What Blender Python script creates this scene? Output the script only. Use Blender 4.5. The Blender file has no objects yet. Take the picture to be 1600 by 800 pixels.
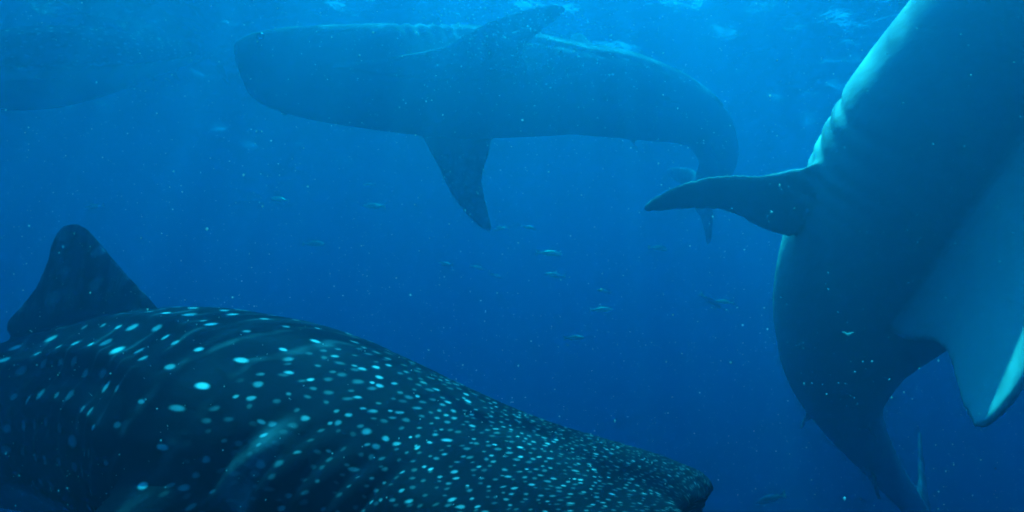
import bpy, bmesh, math, random
import numpy as np
from mathutils import Vector

random.seed(7)
rng = np.random.default_rng(7)
SC = bpy.context.scene
COL = SC.collection

# ------------------------------------------------------------------ camera
SURFACE_Z = 0.0
CAM = np.array((0.0, 0.0, -3.2))
PITCH = math.radians(5.0)
F_PX = 1186.0                      # focal length in photo pixels (1600 wide)
cam_data = bpy.data.cameras.new('camera')
cam_data.sensor_width = 36.0
cam_data.lens = 36.0 * F_PX / 1600.0
cam_data.clip_start = 0.05
cam_data.clip_end = 500.0
cam = bpy.data.objects.new('camera', cam_data)
COL.objects.link(cam)
cam.location = CAM
cam.rotation_euler = (math.pi / 2 + PITCH, 0, 0)
SC.camera = cam

# ------------------------------------------------------------------ sky, sun, exposure
SUN_EL, SUN_AZ = math.radians(61.0), math.radians(6.0)    # azimuth from +Y towards +X
world = bpy.data.worlds.new('World')
SC.world = world
world.use_nodes = True
wn = world.node_tree
wn.nodes.clear()
sky = wn.nodes.new('ShaderNodeTexSky')
sky.sky_type = 'NISHITA'
sky.sun_disc = False
sky.sun_elevation = SUN_EL
sky.sun_rotation = SUN_AZ
bg = wn.nodes.new('ShaderNodeBackground')
bg.inputs['Strength'].default_value = 0.06
wo = wn.nodes.new('ShaderNodeOutputWorld')
wn.links.new(sky.outputs[0], bg.inputs[0])
wn.links.new(bg.outputs[0], wo.inputs[0])

sun_data = bpy.data.lights.new('sun', 'SUN')
sun_data.energy = 5.0
sun_data.angle = math.radians(0.53)
sun_data.color = (1.0, 0.96, 0.9)
sun = bpy.data.objects.new('sun', sun_data)
COL.objects.link(sun)
SUN_DIR = Vector((math.sin(SUN_AZ) * math.cos(SUN_EL), math.cos(SUN_AZ) * math.cos(SUN_EL), math.sin(SUN_EL)))
sun.rotation_euler = SUN_DIR.to_track_quat('Z', 'Y').to_euler()
sun.location = (0, 0, 10)

vs = SC.view_settings
vs.view_transform = 'Standard'
vs.look = 'None'
vs.exposure = 2.76
vs.gamma = 1.0
vs.use_curve_mapping = False

cy = SC.cycles
cy.use_denoising = True
cy.use_adaptive_sampling = True
cy.adaptive_threshold = 0.02
cy.max_bounces = 6
cy.diffuse_bounces = 1
cy.glossy_bounces = 2
cy.transmission_bounces = 4
cy.volume_bounces = 3
cy.transparent_max_bounces = 12
cy.filter_width = 1.9
cy.sample_clamp_indirect = 6.0

# ------------------------------------------------------------------ helpers
FWD = np.array((0, math.cos(PITCH), math.sin(PITCH)))
UPV = np.array((0, -math.sin(PITCH), math.cos(PITCH)))
RGT = np.array((1.0, 0, 0))

def at(px, py, d):
    """world point seen at photo pixel (px, py), d metres along the view axis"""
    return CAM + RGT * ((px - 800) / F_PX * d) + UPV * (-(py - 400) / F_PX * d) + FWD * d

def tag(o, label=None, cat=None, group=None, kind=None):
    if label: o['label'] = label
    if cat: o['category'] = cat
    if group: o['group'] = group
    if kind: o['kind'] = kind
    return o

def new_mat(name):
    m = bpy.data.materials.new(name)
    m.use_nodes = True
    m.node_tree.nodes.clear()
    return m

class NT:
    """tiny node-graph writer"""
    def __init__(self, m):
        self.t = m.node_tree
        self.out = self.t.nodes.new('ShaderNodeOutputMaterial')
    def node(self, kind, **props):
        n = self.t.nodes.new(kind)
        for k, v in props.items(): setattr(n, k, v)
        return n
    def put(self, sock, v):
        if isinstance(v, bpy.types.NodeSocket): self.t.links.new(v, sock)
        elif v is not None: sock.default_value = v
    def math(self, op, a, b=None, c=None, clamp=False):
        n = self.node('ShaderNodeMath', operation=op, use_clamp=clamp)
        for s, v in zip(n.inputs, (a, b, c)): self.put(s, v)
        return n.outputs[0]
    def smooth(self, x, a, b, lo=0.0, hi=1.0):
        n = self.node('ShaderNodeMapRange', interpolation_type='SMOOTHSTEP')
        for s, v in zip(n.inputs, (x, a, b, lo, hi)): self.put(s, v)
        return n.outputs[0]
    def mix(self, f, a, b):
        n = self.node('ShaderNodeMix', data_type='RGBA')
        self.put(n.inputs[0], f); self.put(n.inputs[6], a); self.put(n.inputs[7], b)
        return n.outputs[2]
    def attr(self, name):
        return self.node('ShaderNodeAttribute', attribute_name=name)
    def noise(self, vec, scale, detail=3.0, rough=0.5):
        n = self.node('ShaderNodeTexNoise')
        if vec is not None: self.put(n.inputs['Vector'], vec)
        n.inputs['Scale'].default_value = scale
        n.inputs['Detail'].default_value = detail
        n.inputs['Roughness'].default_value = rough
        return n.outputs[0]

def mesh_object(name, verts, faces, mat, smooth=True):
    me = bpy.data.meshes.new(name)
    me.from_pydata([tuple(v) for v in verts], [], [tuple(f) for f in faces])
    me.update()
    if smooth: me.polygons.foreach_set('use_smooth', [True] * len(me.polygons))
    o = bpy.data.objects.new(name, me)
    if mat: me.materials.append(mat)
    COL.objects.link(o)
    return o

# ------------------------------------------------------------------ the water surface, seen from below
def water_surface():
    m = new_mat('water_surface')
    n = NT(m)
    geo = n.node('ShaderNodeNewGeometry')
    pos = geo.outputs['Position']
    # caustic light put into the tint, as if ripples focused it: bright filaments, dim cells
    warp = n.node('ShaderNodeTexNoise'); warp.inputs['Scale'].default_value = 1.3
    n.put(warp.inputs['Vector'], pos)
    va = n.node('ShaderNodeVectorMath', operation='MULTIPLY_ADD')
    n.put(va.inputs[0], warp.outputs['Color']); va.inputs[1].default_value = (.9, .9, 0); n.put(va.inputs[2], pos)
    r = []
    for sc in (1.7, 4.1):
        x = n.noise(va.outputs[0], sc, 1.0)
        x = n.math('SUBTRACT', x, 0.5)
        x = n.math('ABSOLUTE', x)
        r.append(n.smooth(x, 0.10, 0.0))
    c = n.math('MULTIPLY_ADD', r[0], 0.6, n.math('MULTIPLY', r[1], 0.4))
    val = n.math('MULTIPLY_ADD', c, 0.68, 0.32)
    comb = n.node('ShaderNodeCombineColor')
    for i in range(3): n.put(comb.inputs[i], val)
    bump = n.node('ShaderNodeBump'); bump.inputs['Strength'].default_value = 0.6; bump.inputs['Distance'].default_value = 0.05
    n.put(bump.inputs['Height'], n.noise(pos, 7.0, 4.0))
    fr = n.node('ShaderNodeFresnel'); fr.inputs['IOR'].default_value = 1.33
    n.put(fr.inputs['Normal'], bump.outputs[0])
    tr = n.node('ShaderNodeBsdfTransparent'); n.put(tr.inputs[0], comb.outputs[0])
    gl = n.node('ShaderNodeBsdfGlossy'); gl.inputs['Roughness'].default_value = 0.15
    gl.inputs[0].default_value = (.95, .97, 1, 1)
    n.put(gl.inputs['Normal'], bump.outputs[0])
    mx = n.node('ShaderNodeMixShader')
    n.put(mx.inputs[0], fr.outputs[0]); n.put(mx.inputs[1], tr.outputs[0]); n.put(mx.inputs[2], gl.outputs[0])
    n.put(n.out.inputs['Surface'], mx.outputs[0])
    # real waves: fine grid over the water in view, coarse beyond
    def axis(lo, hi, a, b, fine, coarse):
        return np.concatenate([np.arange(lo, a, coarse), np.arange(a, b, fine), np.arange(b, hi + coarse, coarse)])
    xs = axis(-90, 90, -12, 12, .07, 1.5)
    ys = axis(-90, 90, 2, 26, .07, 1.5)
    X, Y = np.meshgrid(xs, ys)
    Z = np.zeros_like(X)
    wr = np.random.default_rng(3)
    for k in range(46):
        wl = 0.28 * (6.0 ** wr.random())
        a = wr.normal(0.6, 0.9)
        amp = 0.0077 * wl ** 0.95
        ph = wr.random() * 6.28
        q = np.sin((X * math.cos(a) + Y * math.sin(a)) * 2 * math.pi / wl + ph)
        fade = np.where((np.abs(X) < 13) & (Y > 1) & (Y < 27), 1.0, 0.0 if wl < 4 else 1.0)
        Z += amp * (q + 0.25 * q * np.abs(q)) * fade
    V = np.stack([X, Y, Z + SURFACE_Z], -1).reshape(-1, 3)
    nx, ny = len(xs), len(ys)
    i = np.arange(nx * ny).reshape(ny, nx)
    Fq = np.stack([i[:-1, :-1], i[:-1, 1:], i[1:, 1:], i[1:, :-1]], -1).reshape(-1, 4)
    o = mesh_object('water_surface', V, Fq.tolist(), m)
    tag(o, kind='structure')
water_surface()

def seabed():
    m = new_mat('sand')
    n = NT(m)
    geo = n.node('ShaderNodeNewGeometry')
    b = n.node('ShaderNodeBsdfDiffuse')
    n.put(b.inputs[0], n.mix(n.noise(geo.outputs['Position'], 0.4), (.16, .15, .12, 1), (.28, .26, .2, 1)))
    n.put(n.out.inputs['Surface'], b.outputs[0])
    xs = np.linspace(-80, 80, 60)
    X, Y = np.meshgrid(xs, xs)
    Z = -27 + .4 * np.sin(X * .21 + 1) * np.cos(Y * .17) + .15 * np.sin(X * .7 + Y * .5)
    V = np.stack([X, Y, Z], -1).reshape(-1, 3)
    i = np.arange(3600).reshape(60, 60)
    Fq = np.stack([i[:-1, :-1], i[:-1, 1:], i[1:, 1:], i[1:, :-1]], -1).reshape(-1, 4)
    tag(mesh_object('seabed', V, Fq.tolist(), m), kind='structure')
seabed()

# ------------------------------------------------------------------ haze: the sea water itself
def haze():
    m = new_mat('sea_water')
    n = NT(m)
    v = n.node('ShaderNodeVolumePrincipled')
    D = 1.0
    want_s = (0.003, 0.053, 0.099)       # scattering per metre
    want_a = (0.78, 0.140, 0.074)         # absorption per metre
    col = [s / D for s in want_s]
    ab = [(1 - min(1, a / (D * (1 - c)))) ** 2 for a, c in zip(want_a, col)]
    v.inputs['Color'].default_value = (*col, 1)
    v.inputs['Absorption Color'].default_value = (*ab, 1)
    v.inputs['Density'].default_value = D
    v.inputs['Anisotropy'].default_value = 0.85
    n.put(n.out.inputs['Volume'], v.outputs[0])
    x, y0, y1, z0, z1 = 50, -50, 60, -28.6, 0.5
    V = [(-x, y0, z0), (x, y0, z0), (x, y1, z0), (-x, y1, z0), (-x, y0, z1), (x, y0, z1), (x, y1, z1), (-x, y1, z1)]
    Fq = [(3, 2, 1, 0), (4, 5, 6, 7), (0, 1, 5, 4), (1, 2, 6, 5), (2, 3, 7, 6), (3, 0, 4, 7)]
    tag(mesh_object('haze', V, Fq, m, False), 'blue sea water that fills the whole view', 'water', kind='stuff')
haze()

# ------------------------------------------------------------------ whale sharks
ST = np.array([0, .008, .025, .06, .11, .16, .22, .30, .40, .50, .60, .70, .80, .88, .93])
HW = np.array([.020, .044, .061, .075, .084, .090, .094, .092, .083, .068, .050, .036, .026, .020, .012])
ZT = np.array([.002, .009, .018, .032, .046, .058, .069, .077, .078, .068, .052, .038, .028, .021, .016])
ZB = np.array([.006, .016, .027, .041, .054, .064, .073, .078, .073, .060, .045, .032, .023, .018, .013])
def prof(arr, s):
    # monotone-ish smooth interpolation
    s = np.clip(s, 0, .93)
    d = np.gradient(arr, ST)
    k = np.clip(np.searchsorted(ST, s, 'right') - 1, 0, len(ST) - 2)
    h = ST[k + 1] - ST[k]
    t = (s - ST[k]) / h
    return ((2*t**3 - 3*t**2 + 1) * arr[k] + (t**3 - 2*t**2 + t) * h * d[k] + (-2*t**3 + 3*t**2) * arr[k+1] + (t**3 - t**2) * h * d[k+1])

def body_loft(L):
    NS, NA = 150, 72
    ss = np.concatenate([np.linspace(0, .06, 30)[:-1], np.linspace(.06, .93, NS - 29)])
    V, Fq = [], []
    for s in ss:
        w, zt, zb = prof(HW, s), prof(ZT, s), prof(ZB, s)
        e = 2.0 + 0.5 * max(0, 1 - s / .15)            # squarer head
        for a in range(NA):
            th = 2 * math.pi * a / NA                  # 0 = dorsal
            c, si = math.cos(th), math.sin(th)
            r = (abs(c) ** e + abs(si) ** e) ** (-1 / e)
            # three low keels along each upper flank
            kf = min(1, max(0, (s - .17) / .12)) * min(1, max(0, (.9 - s) / .2))
            ta = abs(math.atan2(si, c))
            for ka, kh in ((.52, .035), (.98, .04), (1.42, .03)):
                r += kf * kh * (math.exp(-((ta - ka) / .07) ** 2) - .35 * math.exp(-((ta - ka - .17) / .1) ** 2))
            V.append((s * L, w * L * si * r, (zt if c > 0 else zb) * L * c * r))
    n = len(ss)
    for i in range(n - 1):
        for a in range(NA):
            b = (a + 1) % NA
            Fq.append((i*NA + a, i*NA + b, (i+1)*NA + b, (i+1)*NA + a))
    Fq.append(tuple(range(NA - 1, -1, -1)))
    Fq.append(tuple((n-1)*NA + a for a in range(NA)))
    return V, Fq

def fin_loft(stations, origin, span, chord, bend=(0, 0, 0), lip=.0):
    """stations: (t, lead, trail, half-thickness) in metres; origin + span*t + chord*c + bend*t^2"""
    span = np.array(span, float); chord = np.array(chord, float)
    span /= np.linalg.norm(span); chord /= np.linalg.norm(chord)
    nrm = np.cross(span, chord); nrm /= np.linalg.norm(nrm)
    o = np.array(origin, float); bend = np.array(bend, float)
    NC = 12
    T = np.array([q[0] for q in stations])
    tt = np.linspace(T[0], T[-1], 26)
    tt = T[0] + (T[-1] - T[0]) * (1 - (1 - (tt - T[0]) / (T[-1] - T[0])) ** 1.6)
    V, Fq = [], []
    for t in tt:
        le, te, th = (np.interp(t, T, [q[j] for q in stations]) for j in (1, 2, 3))
        for k in range(2 * NC):
            ph = math.pi * k / NC
            u = (1 - math.cos(ph)) / 2 if k <= NC else (1 - math.cos(ph)) / 2
            sgn = 1 if k < NC else -1
            x = le + (te - le) * u
            y = th * (max(0, math.sin(math.pi * min(1, u ** .75))) ** .8 * .55 + .45) * (sgn if 0 < k % NC else 0)
            V.append(tuple(o + span * t + chord * x + nrm * y + bend * t * t))
    M = 2 * NC; n = len(tt)
    for i in range(n - 1):
        for a in range(M):
            b = (a + 1) % M
            Fq.append((i*M + a, i*M + b, (i+1)*M + b, (i+1)*M + a))
    Fq.append(tuple(range(M - 1, -1, -1)))
    Fq.append(tuple((n-1)*M + a for a in range(M)))
    return V, Fq

PEC = [(0, -.015, .088, .0115), (.015, -.010, .089, .0105), (.03, -.004, .089, .0092), (.045, .003, .086, .0078), (.06, .011, .083, .0062), (.08, .022, .086, .005), (.105, .041, .097, .004), (.13, .066, .109, .003), (.148, .090, .117, .0026), (.154, .101, .117, .0024), (.157, .108, .115, .0022)]
DOR = [(-.02, -.005, .085, .008), (0, .0, .114, .007), (.008, .008, .116, .0065), (.016, .017, .106, .006), (.028, .030, .095, .0045), (.045, .045, .089, .0036), (.056, .054, .087, .003), (.064, .061, .084, .0027), (.068, .068, .079, .0025)]
SMALL = [(-.3, 0, .9, .09), (0, 0, 1.0, .08), (.35, .3, .85, .05), (.7, .62, .95, .035), (.9, .85, 1.0, .025)]
def scaled(st, k): return [(a * k, b * k, c * k, max(d * k, .017)) for a, b, c, d in st]

def shark_mesh(L, voxel, pec_left, pec_right, dorsal_k=1.0, pec_s=.245, pelvic=1.0, posef=None):
    V, Fq = body_loft(L)
    me = bpy.data.meshes.new('tmp'); me.from_pydata(V, [], Fq); me.update()
    ob = bpy.data.objects.new('tmp', me); COL.objects.link(ob)
    bm = bmesh.new(); bm.from_mesh(me); bmesh.ops.recalc_face_normals(bm, faces=bm.faces); bm.to_mesh(me); bm.free()
    # mouth: a wide slot across the front of the head
    cb = bmesh.new()
    bmesh.ops.create_icosphere(cb, subdivisions=4, radius=1)
    for v in cb.verts:
        v.co = Vector((v.co.x * .040 * L - .004 * L, v.co.y * .064 * L, v.co.z * .0105 * L - .007 * L - .10 * max(0, v.co.x) * .04 * L))
    cm = bpy.data.meshes.new('cut'); cb.to_mesh(cm); cb.free()
    co = bpy.data.objects.new('cut', cm); COL.objects.link(co)
    b = ob.modifiers.new('b', 'BOOLEAN'); b.operation = 'DIFFERENCE'; b.object = co; b.solver = 'EXACT'
    dg = bpy.context.evaluated_depsgraph_get()
    me2 = bpy.data.meshes.new_from_object(ob.evaluated_get(dg))
    ob.modifiers.clear()
    bm = bmesh.new(); bm.from_mesh(me2)
    def add(vf):
        vs_ = [bm.verts.new(v) for v in vf[0]]
        fs = [bm.faces.new([vs_[i] for i in f]) for f in vf[1]]
        bmesh.ops.recalc_face_normals(bm, faces=fs)
    w = prof(HW, pec_s)
    for side, pc in ((1, pec_left), (-1, pec_right)):
        pc = dict(pc)
        org = np.array((pec_s * L - .01 * L + pc.get('back', 0) * L, side * w * L * pc.get('out', .80), pc.get('low', -.040) * L))
        if 'tip' in pc:                                   # reach from the root to where the tip is
            W4 = posef(np.array([org, org + (.02, 0, 0), org + (0, .02, 0), org + (0, 0, .02)]))
            ax = [(W4[i] - W4[0]) / np.linalg.norm(W4[i] - W4[0]) for i in (1, 2, 3)]
            goal = pc['tip'].copy()
            ch0 = np.array(pc.get('chord', (1, 0, 0)), float); ch0 /= np.linalg.norm(ch0); ch0[1] *= side
            for it in range(12):                          # the spine curves under the fin: aim again from where it landed
                vr = np.array([(goal - W4[0]) @ a for a in ax])
                lo_k, hi_k = .4, 2.5
                for _ in range(40):
                    k = (lo_k + hi_k) / 2
                    q = vr / (L * k) - .112 * ch0
                    if np.linalg.norm(q) > .157: lo_k = k
                    else: hi_k = k
                got = posef((org + L * k * (q + .112 * ch0))[None])[0]
                goal += .7 * (pc['tip'] - got)
            pc['k'] = k; pc['span'] = q * np.array((1, side, 1))
            dbg = [(p - CAM) for p in (W4[0], got)]; print('FIN', side, 'k', round(k, 2), 'span', (q / np.linalg.norm(q)).round(2), [(round(800 + F_PX * d[0] / (d @ FWD)), round(400 - F_PX * (d @ UPV) / (d @ FWD)), round(float(d @ FWD), 2)) for d in dbg])
        sp = np.array(pc['span'], float); sp[1] *= side
        ch = np.array(pc.get('chord', (1, 0, 0)), float); ch[1] *= side
        bd = np.array(pc.get('bend', (0, 0, 0)), float); bd[1] *= side
        wd = pc.get('wide', 1.0)
        plan = [(t, (a + b) / 2 - (b - a) / 2 * wd, (a + b) / 2 + (b - a) / 2 * wd, h) for t, a, b, h in
                [(t, a - .09 * pc.get('flare', .35) * max(0, 1 - t / .062) ** 1.3, b, h) for t, a, b, h in PEC]]
        add(fin_loft(scaled(plan, L * pc.get('k', 1)), org, sp, ch, bd))
        add(fin_loft(scaled(SMALL, .042 * L * pelvic), (.545 * L, side * .036 * L, -.036 * L), (.25 + (1 - pelvic), side * .75, -.6), (1, 0, -.1)))
    add(fin_loft(scaled(DOR, L * dorsal_k), (.435 * L, 0, .071 * L), (0, 0, 1), (1, 0, -.05)))
    add(fin_loft(scaled(SMALL, .038 * L), (.68 * L, 0, .040 * L), (.15, 0, 1), (1, 0, -.12)))
    add(fin_loft(scaled(SMALL, .034 * L), (.69 * L, 0, -.033 * L), (.15, 0, -1), (1, 0, .1)))
    # tail fin: long upper lobe, shorter lower lobe
    up = [(-.02, -.02, .06, .012), (0, .0, .072, .011), (.04, .028, .076, .007), (.08, .053, .092, .005), (.12, .080, .112, .004), (.16, .110, .130, .003), (.178, .128, .136, .0025)]
    add(fin_loft(scaled(up, L), (.88 * L, 0, .008 * L), (0, 0, 1), (1, 0, 0)))
    lo = [(-.02, -.02, .06, .012), (0, .0, .066, .010), (.03, .018, .058, .007), (.06, .036, .062, .005), (.085, .055, .070, .003)]
    add(fin_loft(scaled(lo, L), (.885 * L, 0, -.004 * L), (0, 0, -1), (1, 0, 0)))
    bm.to_mesh(me); bm.free()
    rm = ob.modifiers.new('r', 'REMESH'); rm.mode = 'VOXEL'; rm.voxel_size = voxel; rm.use_smooth_shade = True
    sm = ob.modifiers.new('s', 'SMOOTH'); sm.iterations = 6; sm.factor = .5
    dg = bpy.context.evaluated_depsgraph_get()
    res = bpy.data.meshes.new_from_object(ob.evaluated_get(dg))
    for x in (ob, co): bpy.data.objects.remove(x)
    for x in (me, me2, cm): bpy.data.meshes.remove(x)
    return res

HS = np.linspace(0, 1.1, 600)
HSP = np.interp(HS, [0, .03, .10, .2, 1.1], [.0034, .0041, .0060, .0086, .0086])
HU = np.concatenate([[0], np.cumsum((HS[1:] - HS[:-1]) / HSP[1:])])

def skin_attributes(me, L, belly_edge=1.72, gill=1.0, gill_s=.205, fin_pale=1.0, gill_hi=2.25):
    n = len(me.vertices)
    P = np.empty(n * 3); me.vertices.foreach_get('co', P); P = P.reshape(-1, 3)
    N = np.empty(n * 3); me.vertices.foreach_get('normal', N); N = N.reshape(-1, 3)
    s = P[:, 0] / L
    y, z = P[:, 1] / L, P[:, 2] / L
    w, h = prof(HW, s), np.where(z > 0, prof(ZT, s), prof(ZB, s))
    ang = np.arctan2(y / w, z / h)
    rad = np.hypot(y / w, z / h)
    exc = np.maximum(0, rad - 1.18) * (w + h) / 2
    sg = np.sign(ang) + (ang == 0)
    aa = np.abs(ang)
    sp = np.interp(s, HS, HSP)
    head = np.stack([np.interp(s, HS, HU), sg * (aa * .080 + exc) / sp, np.zeros(n)], -1)
    body = np.stack([s / .033, sg * (aa * 4.4 + exc / .022), np.zeros(n)], -1)
    belly = np.clip((aa - belly_edge) / .38, 0, 1)
    fin = np.clip(exc / .012, 0, 1) * (aa > 1.25)
    fin_b = np.clip((-N[:, 2] + .05) / .3, 0, 1)
    belly = belly * (1 - fin) + fin * fin_b * fin_pale
    tail = (s > .62) & (exc > 0)
    belly[tail] *= .25
    info = np.stack([s, aa, belly], -1)
    finm = np.stack([np.clip(exc / .012, 0, 1)] * 3, -1)
    for nm, arr in (('fin_mask', finm), ('head_coord', head), ('body_coord', body), ('skin_info', info), ('rest', P / L)):
        a = me.attributes.new(nm, 'FLOAT_VECTOR', 'POINT')
        a.data.foreach_set('vector', arr.astype(np.float32).ravel())
    # gill folds above the pectoral fins
    g = np.zeros(n)
    for k in range(5):
        c = gill_s + .0145 * k + .018 * np.clip(aa - 1.3, -1, 1)
        g += np.exp(-((s - c) / .0038) ** 2)
    g *= np.clip((aa - .75) / .2, 0, 1) * np.clip((gill_hi - aa) / (gill_hi - 1.6), 0, 1) * (exc < .004)
    P -= N * (g * .0042 * gill * L)[:, None]
    return P

def skin_material(name, spot=1.0, base=(.008, .014, .024), belly=(.78, .80, .78), smear_s=.247, mottle=.012, smear_k=.38):
    m = new_mat(name)
    n = NT(m)
    info = n.node('ShaderNodeSeparateXYZ'); n.put(info.inputs[0], n.attr('skin_info').outputs['Vector'])
    s, aa, bel = info.outputs
    rest = n.attr('rest').outputs['Vector']
    hc, bc = n.attr('head_coord').outputs['Vector'], n.attr('body_coord').outputs['Vector']
    def spots(vec, rnd, r0, r1, squash, l0=.25, l1=.75, lp=1.6, drift=1.2, grow=None):
        mp = n.node('ShaderNodeMapping'); n.put(mp.inputs[0], vec); mp.inputs['Scale'].default_value = (1, squash, 1)
        # a little drift so rows are not ruled lines
        wz = n.node('ShaderNodeTexNoise'); wz.inputs['Scale'].default_value = .35; n.put(wz.inputs['Vector'], mp.outputs[0])
        ad = n.node('ShaderNodeVectorMath', operation='MULTIPLY_ADD')
        n.put(ad.inputs[0], wz.outputs['Color']); ad.inputs[1].default_value = (drift, drift, 0); n.put(ad.inputs[2], mp.outputs[0])
        v = n.node('ShaderNodeTexVoronoi', voronoi_dimensions='2D')
        n.put(v.inputs['Vector'], ad.outputs[0]); v.inputs['Scale'].default_value = 1.0; v.inputs['Randomness'].default_value = rnd
        sep = n.node('ShaderNodeSeparateColor'); n.put(sep.inputs[0], v.outputs['Color'])
        k = n.math('MULTIPLY_ADD', sep.outputs[0], .5, .6)          # size differs from spot to spot
        d = n.math('DIVIDE', v.outputs['Distance'], k)
        if grow is not None: d = n.math('DIVIDE', d, grow)
        f = n.smooth(d, r1, r0)
        lum = n.math('MULTIPLY_ADD', n.math('POWER', sep.outputs[1], lp), l1, l0)
        return n.math('MULTIPLY', f, lum)
    hspot = spots(hc, .75, .09, .31, 1.0, .12, .48, 2.4)
    bspot = spots(bc, .38, .09, .25, 1.0, .42, .45, 1.5, .6, n.smooth(s, .17, .34, .5, 1.0))
    f = n.smooth(s, .178, .190)
    mixf = n.math('ADD', n.math('MULTIPLY', hspot, n.math('SUBTRACT', 1, f)), n.math('MULTIPLY', bspot, f))
    # pale upright bars between the columns of spots and thin lines along the keels
    sb = n.node('ShaderNodeSeparateXYZ'); n.put(sb.inputs[0], bc)
    wob = n.math('MULTIPLY_ADD', n.noise(bc, .5, 2.0), 1.6, sb.outputs[0])
    bar = n.smooth(n.math('ABSOLUTE', n.math('SUBTRACT', n.math('FRACT', wob), .5)), .16, .02)
    bar = n.math('MULTIPLY', bar, n.smooth(n.noise(bc, .9, 2.0), .38, .68))
    bar = n.math('MULTIPLY', n.math('MULTIPLY', bar, f), .10)
    mott = n.smooth(n.noise(rest, 26.0, 5.0, .6), .45, .8, 0, mottle)  # skin mottling; strong values also paint dappled sunlight
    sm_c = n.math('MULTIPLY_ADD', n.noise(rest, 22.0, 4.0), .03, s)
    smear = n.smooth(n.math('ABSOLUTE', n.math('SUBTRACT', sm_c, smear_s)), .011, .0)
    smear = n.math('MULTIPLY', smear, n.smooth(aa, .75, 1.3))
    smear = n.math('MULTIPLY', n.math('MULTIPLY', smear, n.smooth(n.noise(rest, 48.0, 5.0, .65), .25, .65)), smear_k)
    mpf = n.node('ShaderNodeMapping'); n.put(mpf.inputs[0], rest); mpf.inputs['Scale'].default_value = (85, 20, 16)
    mpf.inputs['Rotation'].default_value = (0, -.35, 0)
    stk = n.math('MULTIPLY', n.smooth(n.noise(mpf.outputs[0], 1.0, 4.0, .6), .45, .75), n.attr('fin_mask').outputs['Fac'])
    bar = n.math('MULTIPLY_ADD', stk, .36, bar)
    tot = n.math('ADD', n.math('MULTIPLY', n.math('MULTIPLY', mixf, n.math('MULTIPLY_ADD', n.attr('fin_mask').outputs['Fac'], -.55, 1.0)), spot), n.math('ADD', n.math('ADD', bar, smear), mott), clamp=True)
    dark = n.mix(n.noise(rest, 60.0, 4.0), (*[c * .7 for c in base], 1), (*[c * 1.35 for c in base], 1))
    top = n.mix(tot, dark, (.55, .74, .86, 1))
    und = n.mix(n.noise(rest, 18.0, 4.0), (*[c * .8 for c in belly], 1), (*belly, 1))
    bm_ = n.math('ADD', bel, n.math('MULTIPLY', n.math('SUBTRACT', n.noise(rest, 30, 3.0), .5), .5), clamp=True)
    bm_ = n.smooth(bm_, .15, .85)
    colr = n.mix(bm_, top, und)
    bsdf = n.node('ShaderNodeBsdfPrincipled')
    n.put(bsdf.inputs['Base Color'], colr)
    bsdf.inputs['Roughness'].default_value = .55
    bsdf.inputs['Specular IOR Level'].default_value = 0.0     # wet skin under water has no sheen
    bump = n.node('ShaderNodeBump'); bump.inputs['Strength'].default_value = .35; bump.inputs['Distance'].default_value = .01
    n.put(bump.inputs['Height'], n.noise(rest, 90.0, 5.0, .6))
    n.put(bsdf.inputs['Normal'], bump.outputs[0])
    n.put(n.out.inputs['Surface'], bsdf.outputs[0])
    return m

def eye_material():
    m = new_mat('shark_eye')
    n = NT(m)
    b = n.node('ShaderNodeBsdfPrincipled')
    g = n.node('ShaderNodeNewGeometry')
    n.put(b.inputs['Base Color'], n.mix(n.noise(g.outputs['Position'], 40.0), (.008, .009, .01, 1), (.02, .022, .024, 1)))
    b.inputs['Roughness'].default_value = .2
    n.put(n.out.inputs['Surface'], b.outputs[0])
    return m
EYE = eye_material()

def catmull(ts, pts, t):
    ts = np.asarray(ts, float); pts = np.asarray(pts, float)
    d = np.gradient(pts, ts, axis=0)
    t = np.asarray(t, float)
    k = np.clip(np.searchsorted(ts, t, 'right') - 1, 0, len(ts) - 2)
    h = (ts[k + 1] - ts[k])[:, None]
    u = ((t - ts[k]) / h[:, 0])[:, None]
    out = ((2*u**3 - 3*u**2 + 1) * pts[k] + (u**3 - 2*u**2 + u) * h * d[k] + (-2*u**3 + 3*u**2) * pts[k+1] + (u**3 - u**2) * h * d[k+1])
    return out

def pose(P, L, ctrl, dorsal, girth=1.0):
    """bend rest-shape points along a spine; ctrl: (s, world point); dorsal: (s, direction)"""
    ts = [c[0] for c in ctrl]; pts = np.array([c[1] for c in ctrl])
    s = P[:, 0] / L
    sc = np.clip(s, ts[0], ts[-1])
    C = catmull(ts, pts, sc)
    e = 2e-3
    lo_, hi_ = np.clip(sc - e, ts[0], ts[-1]), np.clip(sc + e, ts[0], ts[-1])
    T = catmull(ts, pts, hi_) - catmull(ts, pts, lo_)
    T /= np.linalg.norm(T, axis=1)[:, None]
    C = C + T * ((s - sc) * L)[:, None]
    dd = np.stack([np.interp(s, [q[0] for q in dorsal], [q[1][j] for q in dorsal]) for j in range(3)], -1)
    N = dd - T * (dd * T).sum(1)[:, None]
    N /= np.linalg.norm(N, axis=1)[:, None]
    B = np.cross(N, T)
    g_ = np.interp(s, *girth) if isinstance(girth, tuple) else np.full(len(s), girth)
    h = prof(np.maximum(HW, ZT), s) * L                          # slimmer body, fins keep their reach
    r = np.hypot(P[:, 1], P[:, 2]) + 1e-9
    k = (r - (1 - g_) * np.minimum(r, h)) / r
    return C + B * (P[:, 1] * k)[:, None] + N * (P[:, 2] * k)[:, None]

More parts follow.
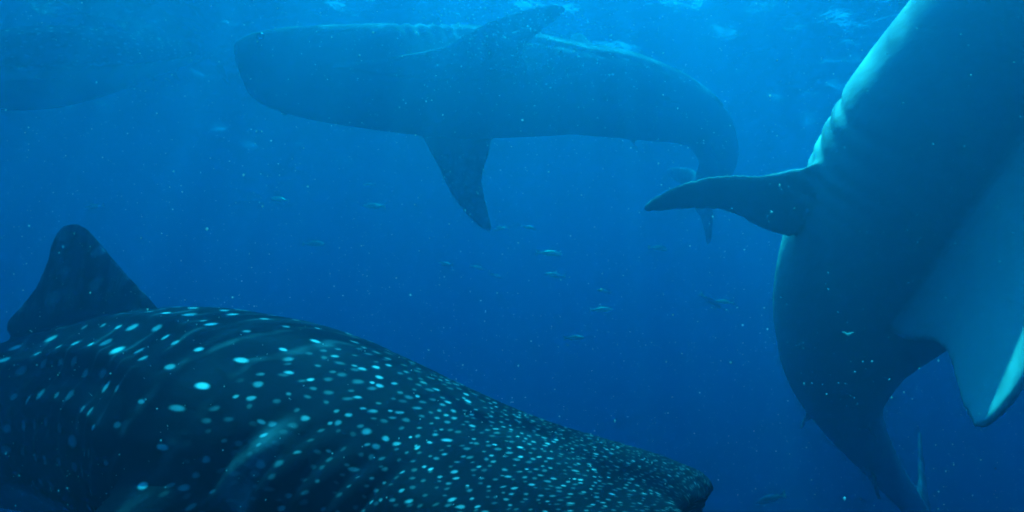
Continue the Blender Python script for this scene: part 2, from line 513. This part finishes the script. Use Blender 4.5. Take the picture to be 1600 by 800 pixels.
def build_shark(L, voxel, ctrl, dorsal, mat, label, girth=1.0, belly_edge=1.72, gill=1.0, gill_s=.205, fin_pale=1.0, gill_hi=2.25, **kw):
    me = shark_mesh(L, voxel, posef=lambda p: pose(p, L, ctrl, dorsal, girth), **kw)
    me.name = 'whale_shark'
    P = skin_attributes(me, L, belly_edge, gill, gill_s, fin_pale, gill_hi)
    W = pose(P, L, ctrl, dorsal, girth)
    org = pose(np.array([[.4 * L, 0, 0]]), L, ctrl, dorsal)[0]
    me.vertices.foreach_set('co', (W - org).astype(np.float32).ravel())
    me.update()
    me.materials.clear(); me.materials.append(mat)
    me.polygons.foreach_set('use_smooth', [True] * len(me.polygons))
    o = bpy.data.objects.new('whale_shark', me); COL.objects.link(o)
    o.location = org
    tag(o, label, 'whale shark', 'whale sharks')
    for side in (1, -1):
        s = .052
        c = pose(np.array([[s * L, side * prof(HW, s) * L * .985, -.010 * L]]), L, ctrl, dorsal, girth)[0]
        bm = bmesh.new(); bmesh.ops.create_icosphere(bm, subdivisions=3, radius=.0052 * L)
        em = bpy.data.meshes.new('eye'); bm.to_mesh(em); bm.free()
        em.materials.append(EYE)
        em.polygons.foreach_set('use_smooth', [True] * len(em.polygons))
        eo = bpy.data.objects.new('eye', em); COL.objects.link(eo)
        eo.parent = o; eo.location = c - org
    # spine sanity
    q = np.array([c[1] for c in ctrl]); print(label[:30], 'stretch', [round(float(np.linalg.norm(q[i+1]-q[i]) / (L*(ctrl[i+1][0]-ctrl[i][0]))), 2) for i in range(len(q)-1)])
    return o

def cs(*v): return RGT * v[0] + UPV * v[1] + FWD * v[2]     # right / up / away direction

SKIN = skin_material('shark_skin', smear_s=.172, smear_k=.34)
SKIN_SUNLIT = skin_material('shark_skin_sunlit', base=(.17, .2, .21), belly=(.36, .38, .38), mottle=.9, smear_k=.1)  # sunlight painted in as a paler mottled back, shade as a greyer belly
SKIN_PALE = skin_material('shark_skin_pale', base=(.13, .15, .15), mottle=.5, smear_k=.1)  # paler base and mottling put sunlight on the flank into the colour

# the spotted shark that passes close in front
L1 = 5.7
build_shark(L1, .0145,
    [(0, at(1095, 803, 1.62)), (.1, at(775, 808, 1.88)), (.2, at(505, 728, 2.22)), (.32, at(368, 680, 2.75)), (.45, at(212, 662, 3.15)), (.58, at(-20, 668, 3.25)), (.75, at(-330, 660, 3.2)), (.93, at(-700, 660, 3.2))],
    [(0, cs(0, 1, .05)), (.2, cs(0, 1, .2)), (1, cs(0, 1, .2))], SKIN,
    'dark whale shark covered in white spots, nearest, swimming across the lower foreground',
    girth=((0, .12, .3, .45, 1), (1, 1, 1.0, 1.1, 1.1)), pec_left=dict(tip=at(90, 825, 1.85), low=.004, out=.95), pec_right=dict(span=(.3, .85, -.45), bend=(0, 0, -.1)), belly_edge=2.05, dorsal_k=1.2, gill=.6, gill_s=.110, pec_s=.185)

# the banking shark under the surface
L2 = 7.0
build_shark(L2, .020,
    [(0, at(368, 108, 6.9)), (.12, at(515, 118, 6.8)), (.25, at(690, 128, 6.8)), (.4, at(850, 138, 7.0)), (.55, at(990, 155, 7.5)), (.7, at(1098, 195, 8.2)), (.8, at(1122, 245, 8.6)), (.93, at(1095, 310, 9.0))],
    [(0, cs(0, .75, .65)), (1, cs(0, .75, .65))], SKIN_SUNLIT,
    'whale shark seen from below just under the bright surface, one fin hanging down',
    girth=((0, .45, .6, 1), (.80, .80, 1.1, 1.3)), belly_edge=1.5, fin_pale=.15, pelvic=.45,  # low fin_pale paints shade into the fin undersides
    pec_s=.262, pec_left=dict(tip=at(764, 362, 7.0), flare=.2), pec_right=dict(tip=at(875, 8, 5.75), out=.6, low=-.055, wide=1.4, flare=1.0))

# the upright shark that fills the right side, belly towards the camera
L3 = 6.2
build_shark(L3, .016,
    [(0, at(1750, -140, 3.1)), (.12, at(1620, 70, 3.15)), (.25, at(1452, 310, 3.4)), (.45, at(1318, 535, 4.1)), (.6, at(1322, 640, 5.2)), (.75, at(1378, 730, 6.4)), (.93, at(1450, 820, 7.8))],
    [(0, cs(.5, .2, .85)), (1, cs(.5, .2, .85))], SKIN_PALE,
    'huge whale shark hanging upright with its pale belly towards us, cut by the frame',
    girth=((0, .2, .3, .45, .6, 1), (1.0, .98, .90, .73, .73, .9)), belly_edge=1.05, gill=.65, gill_hi=3.0, pec_s=.285, pelvic=.55,
    pec_left=dict(tip=at(1005, 325, 3.6), chord=(1, 0, -.3), wide=.7, flare=.6), pec_right=dict(tip=at(1562, 652, 2.3), out=.34, low=-.06, back=-.055, wide=1.35))

# the faint shark far off
L4 = 5.2
build_shark(L4, .03,
    [(0, at(-150, 120, 7.4)), (.25, at(20, 110, 7.7)), (.5, at(170, 98, 8.2)), (.7, at(260, 88, 8.8)), (.93, at(335, 76, 9.5))],
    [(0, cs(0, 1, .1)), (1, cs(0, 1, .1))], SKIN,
    'faint whale shark high in the dim corner water, its tail nearest the banking shark',
    pec_left=dict(span=(.9, .4, -.2), k=.6), pec_right=dict(span=(.9, .4, -.2), k=.6))

# ------------------------------------------------------------------ small fish
def fish_material():
    m = new_mat('fish_scales')
    n = NT(m)
    g = n.node('ShaderNodeTexCoord')
    sep = n.node('ShaderNodeSeparateXYZ'); n.put(sep.inputs[0], g.outputs['Object'])
    back = n.smooth(sep.outputs[2], -.01, .09)
    b = n.node('ShaderNodeBsdfPrincipled')
    n.put(b.inputs['Base Color'], n.mix(back, n.mix(n.noise(g.outputs['Object'], 30.0), (.6, .62, .6, 1), (.8, .82, .8, 1)), (.5, .55, .55, 1)))
    b.inputs['Roughness'].default_value = .35
    b.inputs['Metallic'].default_value = .2
    t = n.node('ShaderNodeBsdfTranslucent'); t.inputs[0].default_value = (.85, .88, .85, 1)
    mx = n.node('ShaderNodeMixShader'); mx.inputs[0].default_value = .3
    n.put(mx.inputs[1], b.outputs[0]); n.put(mx.inputs[2], t.outputs[0])
    n.put(n.out.inputs['Surface'], mx.outputs[0])
    return m
FISH = fish_material()

def fish_mesh(slim=1.0):
    """one unit long, nose at -x"""
    st = [(0, .004, .004), (.03, .022, .03), (.1, .045, .068), (.22, .06, .105), (.36, .062, .118), (.52, .05, .1), (.66, .034, .07), (.76, .018, .042), (.82, .011, .03),
          (.87, .008, .05), (.93, .005, .105), (.975, .004, .14), (1.0, .003, .15)]
    NA = 14
    V, Fq = [], []
    for i, (x, w, h) in enumerate(st):
        for a in range(NA):
            t = 2 * math.pi * a / NA
            c, si = math.cos(t), math.sin(t)
            xx = x
            if x > .85: xx = x - .085 * (1 - abs(c)) * (x - .85) / .15      # forked tail
            z = h * slim * c
            if .3 < x < .7 and a == 0: z += .045 * math.sin((x - .3) / .4 * math.pi)          # back fin
            if .5 < x < .75 and a == NA // 2: z -= .035 * math.sin((x - .5) / .25 * math.pi)  # belly fin
            V.append((xx - .5, w * slim * si, z))
    n = len(st)
    for i in range(n - 1):
        for a in range(NA):
            b = (a + 1) % NA
            Fq.append((i*NA + a, (i+1)*NA + a, (i+1)*NA + b, i*NA + b))
    Fq.append(tuple(range(NA))); Fq.append(tuple((n-1)*NA + a for a in range(NA - 1, -1, -1)))
    me = bpy.data.meshes.new('fish'); me.from_pydata(V, [], Fq); me.update()
    me.polygons.foreach_set('use_smooth', [True] * len(me.polygons))
    me.materials.append(FISH)
    return me
FM = [fish_mesh(1.0), fish_mesh(.8)]

# px, py, distance, length, heading (0 = nose left, 180 = nose right), tilt, mesh, label
FISHES = [
    (897, 528, 4.6, .150, 180, 2, 1, 'pale slender fish in open water above the foreground snout'),
    (1205, 779, 4.2, .165, 0, -6, 0, 'pale fish low down between the snout and the upright shark'),
    (965, 538, 4.6, .060, 100, 0, 0, 'tiny pale fish seen end on, below the middle of the view'),
    (490, 381, 6.2, .22, 180, -5, 1, 'pale slender fish level with the hanging fin tip, well to its left'),
    (585, 322, 6.4, .19, 0, 0, 1, 'dim fish close left of the hanging fin'),
    (438, 312, 6.8, .15, 0, 4, 0, 'dim small fish below the banking shark head, above the foreground back'),
    (575, 288, 6.8, .12, 150, 0, 0, 'tiny fish just under the banking shark belly, left of its hanging fin'),
    (783, 357, 6.2, .16, 0, -10, 1, 'slender fish just right of the hanging fin tip'),
    (825, 355, 6.4, .13, 180, 8, 1, 'second fish right of the hanging fin tip, slightly tilted'),
    (858, 396, 5.8, .19, 180, 0, 1, 'slender fish, upper one of the mid water pair below the tail curve'),
    (868, 430, 5.8, .17, 0, 0, 1, 'slender fish, lower one of the mid water pair below the tail curve'),
    (745, 418, 5.9, .14, 180, 12, 1, 'small tilted fish straight below the hanging fin tip'),
    (697, 413, 6.2, .12, 0, 0, 0, 'small fish lower left of the hanging fin tip'),
    (775, 431, 6.0, .10, 150, 10, 0, 'tiny fish below and right of the tilted one under the fin tip'),
    (944, 455, 5.6, .15, 0, 4, 1, 'dim fish in the middle of the open water, upper of two'),
    (940, 484, 5.6, .15, 180, 3, 1, 'dim fish in the middle of the open water, lower of two'),
    (1028, 388, 5.8, .18, 180, 10, 1, 'fish below the outstretched fin tip of the upright shark'),
    (1110, 470, 5.2, .19, 180, 24, 1, 'steeply tilted fish left of the upright shark body'),
    (1133, 472, 5.4, .12, 0, 0, 1, 'small level fish next to the steeply tilted one'),
    (147, 323, 6.2, .18, 0, 0, 1, 'dim fish right above the foreground back fin'),
    (180, 112, 6.4, .14, 180, -4, 1, 'pale fish in front of the faint far shark'),
]
for px, py, d, ln, hd, tilt, k, lab in FISHES:
    o = bpy.data.objects.new('fish', FM[k]); COL.objects.link(o)
    far = 1.55 if d > 4.5 else 1.4
    o.location = at(px, py, d * far)
    o.scale = (ln * far * random.uniform(.75, 1.3),) * 3
    o.rotation_euler = (math.radians(random.uniform(-8, 8)), math.radians((tilt if hd < 90 else -tilt) + random.uniform(-10, 10)), math.radians(hd + random.uniform(-32, 32)))
    tag(o, lab, 'fish', 'small fish in mid water')

# ------------------------------------------------------------------ plankton and bubbles
def speck_mesh(name, pts, rad, mat):
    base = np.array([(1, 0, 0), (-1, 0, 0), (0, 1, 0), (0, -1, 0), (0, 0, 1), (0, 0, -1)], float)
    tri = np.array([(0, 2, 4), (2, 1, 4), (1, 3, 4), (3, 0, 4), (2, 0, 5), (1, 2, 5), (3, 1, 5), (0, 3, 5)])
    st = 1 + rng.random((len(pts), 1, 3)) * .9
    V = (pts[:, None, :] + base[None] * st * rad[:, None, None]).reshape(-1, 3)
    Fq = (tri[None] + (np.arange(len(pts)) * 6)[:, None, None]).reshape(-1, 3)
    return mesh_object(name, V, Fq.tolist(), mat)

def speck_material():
    m = new_mat('plankton')
    n = NT(m)
    g = n.node('ShaderNodeNewGeometry')
    c = n.mix(n.noise(g.outputs['Position'], 9.0), (.55, .72, .8, 1), (.8, .95, 1.0, 1))
    d = n.node('ShaderNodeBsdfDiffuse'); t = n.node('ShaderNodeBsdfTranslucent')
    n.put(d.inputs[0], c); n.put(t.inputs[0], c)
    mx = n.node('ShaderNodeMixShader'); mx.inputs[0].default_value = .6
    n.put(mx.inputs[1], d.outputs[0]); n.put(mx.inputs[2], t.outputs[0])
    n.put(n.out.inputs['Surface'], mx.outputs[0])
    return m
SPECK = speck_material()
NP = 60000
pts = np.stack([rng.uniform(-3.6, 3.6, NP), rng.uniform(1.0, 5.6, NP), rng.uniform(-4.9, -.6, NP)], -1)
rad = .00078 * np.exp(rng.normal(0, .4, NP))
tag(speck_mesh('plankton', pts, rad, SPECK), 'pale plankton specks drifting through the water', 'plankton', kind='stuff')
NB = 900
c = at(815, 62, 5.6)
pts = c + np.stack([rng.normal(0, .40, NB), rng.normal(0, .4, NB), rng.normal(0, .17, NB)], -1)
rad = .003 * np.exp(rng.normal(0, .3, NB))
tag(speck_mesh('bubbles', pts, rad, SPECK), 'cloud of tiny bubbles by the raised fin under the surface', 'bubbles', kind='stuff')

# ------------------------------------------------------------------ one larger scrap drifting in front of the upright shark
def scrap():
    m = new_mat('white_scrap')
    n = NT(m)
    g = n.node('ShaderNodeNewGeometry')
    d = n.node('ShaderNodeBsdfDiffuse'); t = n.node('ShaderNodeBsdfTranslucent')
    c = n.mix(n.noise(g.outputs['Position'], 200.0), (.8, .84, .84, 1), (.95, .97, .97, 1))
    n.put(d.inputs[0], c); n.put(t.inputs[0], c)
    mx = n.node('ShaderNodeMixShader'); mx.inputs[0].default_value = .5
    n.put(mx.inputs[1], d.outputs[0]); n.put(mx.inputs[2], t.outputs[0])
    n.put(n.out.inputs['Surface'], mx.outputs[0])
    V, Fq = [], []
    prof_ = [(-1, .42, .05), (-.6, .25, .16), (-.15, -.05, .22), (.0, -.12, .24), (.2, -.02, .2), (.65, .2, .14), (1, .3, .04)]
    for x, z, h in prof_:
        for a in range(6):
            th = a * math.pi / 3
            V.append((x * .021, .3 * h * .021 * math.sin(th), (z + h * math.cos(th)) * .021))
    for i in range(len(prof_) - 1):
        for a in range(6):
            b = (a + 1) % 6
            Fq.append((i*6 + a, i*6 + b, (i+1)*6 + b, (i+1)*6 + a))
    Fq.append(tuple(range(5, -1, -1))); Fq.append(tuple(36 + a for a in range(6)))
    o = mesh_object('white_scrap', V, Fq, m)
    o.location = at(1325, 522, 2.7)
    tag(o, 'tiny bright white v shaped scrap drifting in front of the upright shark', 'scrap')
scrap()
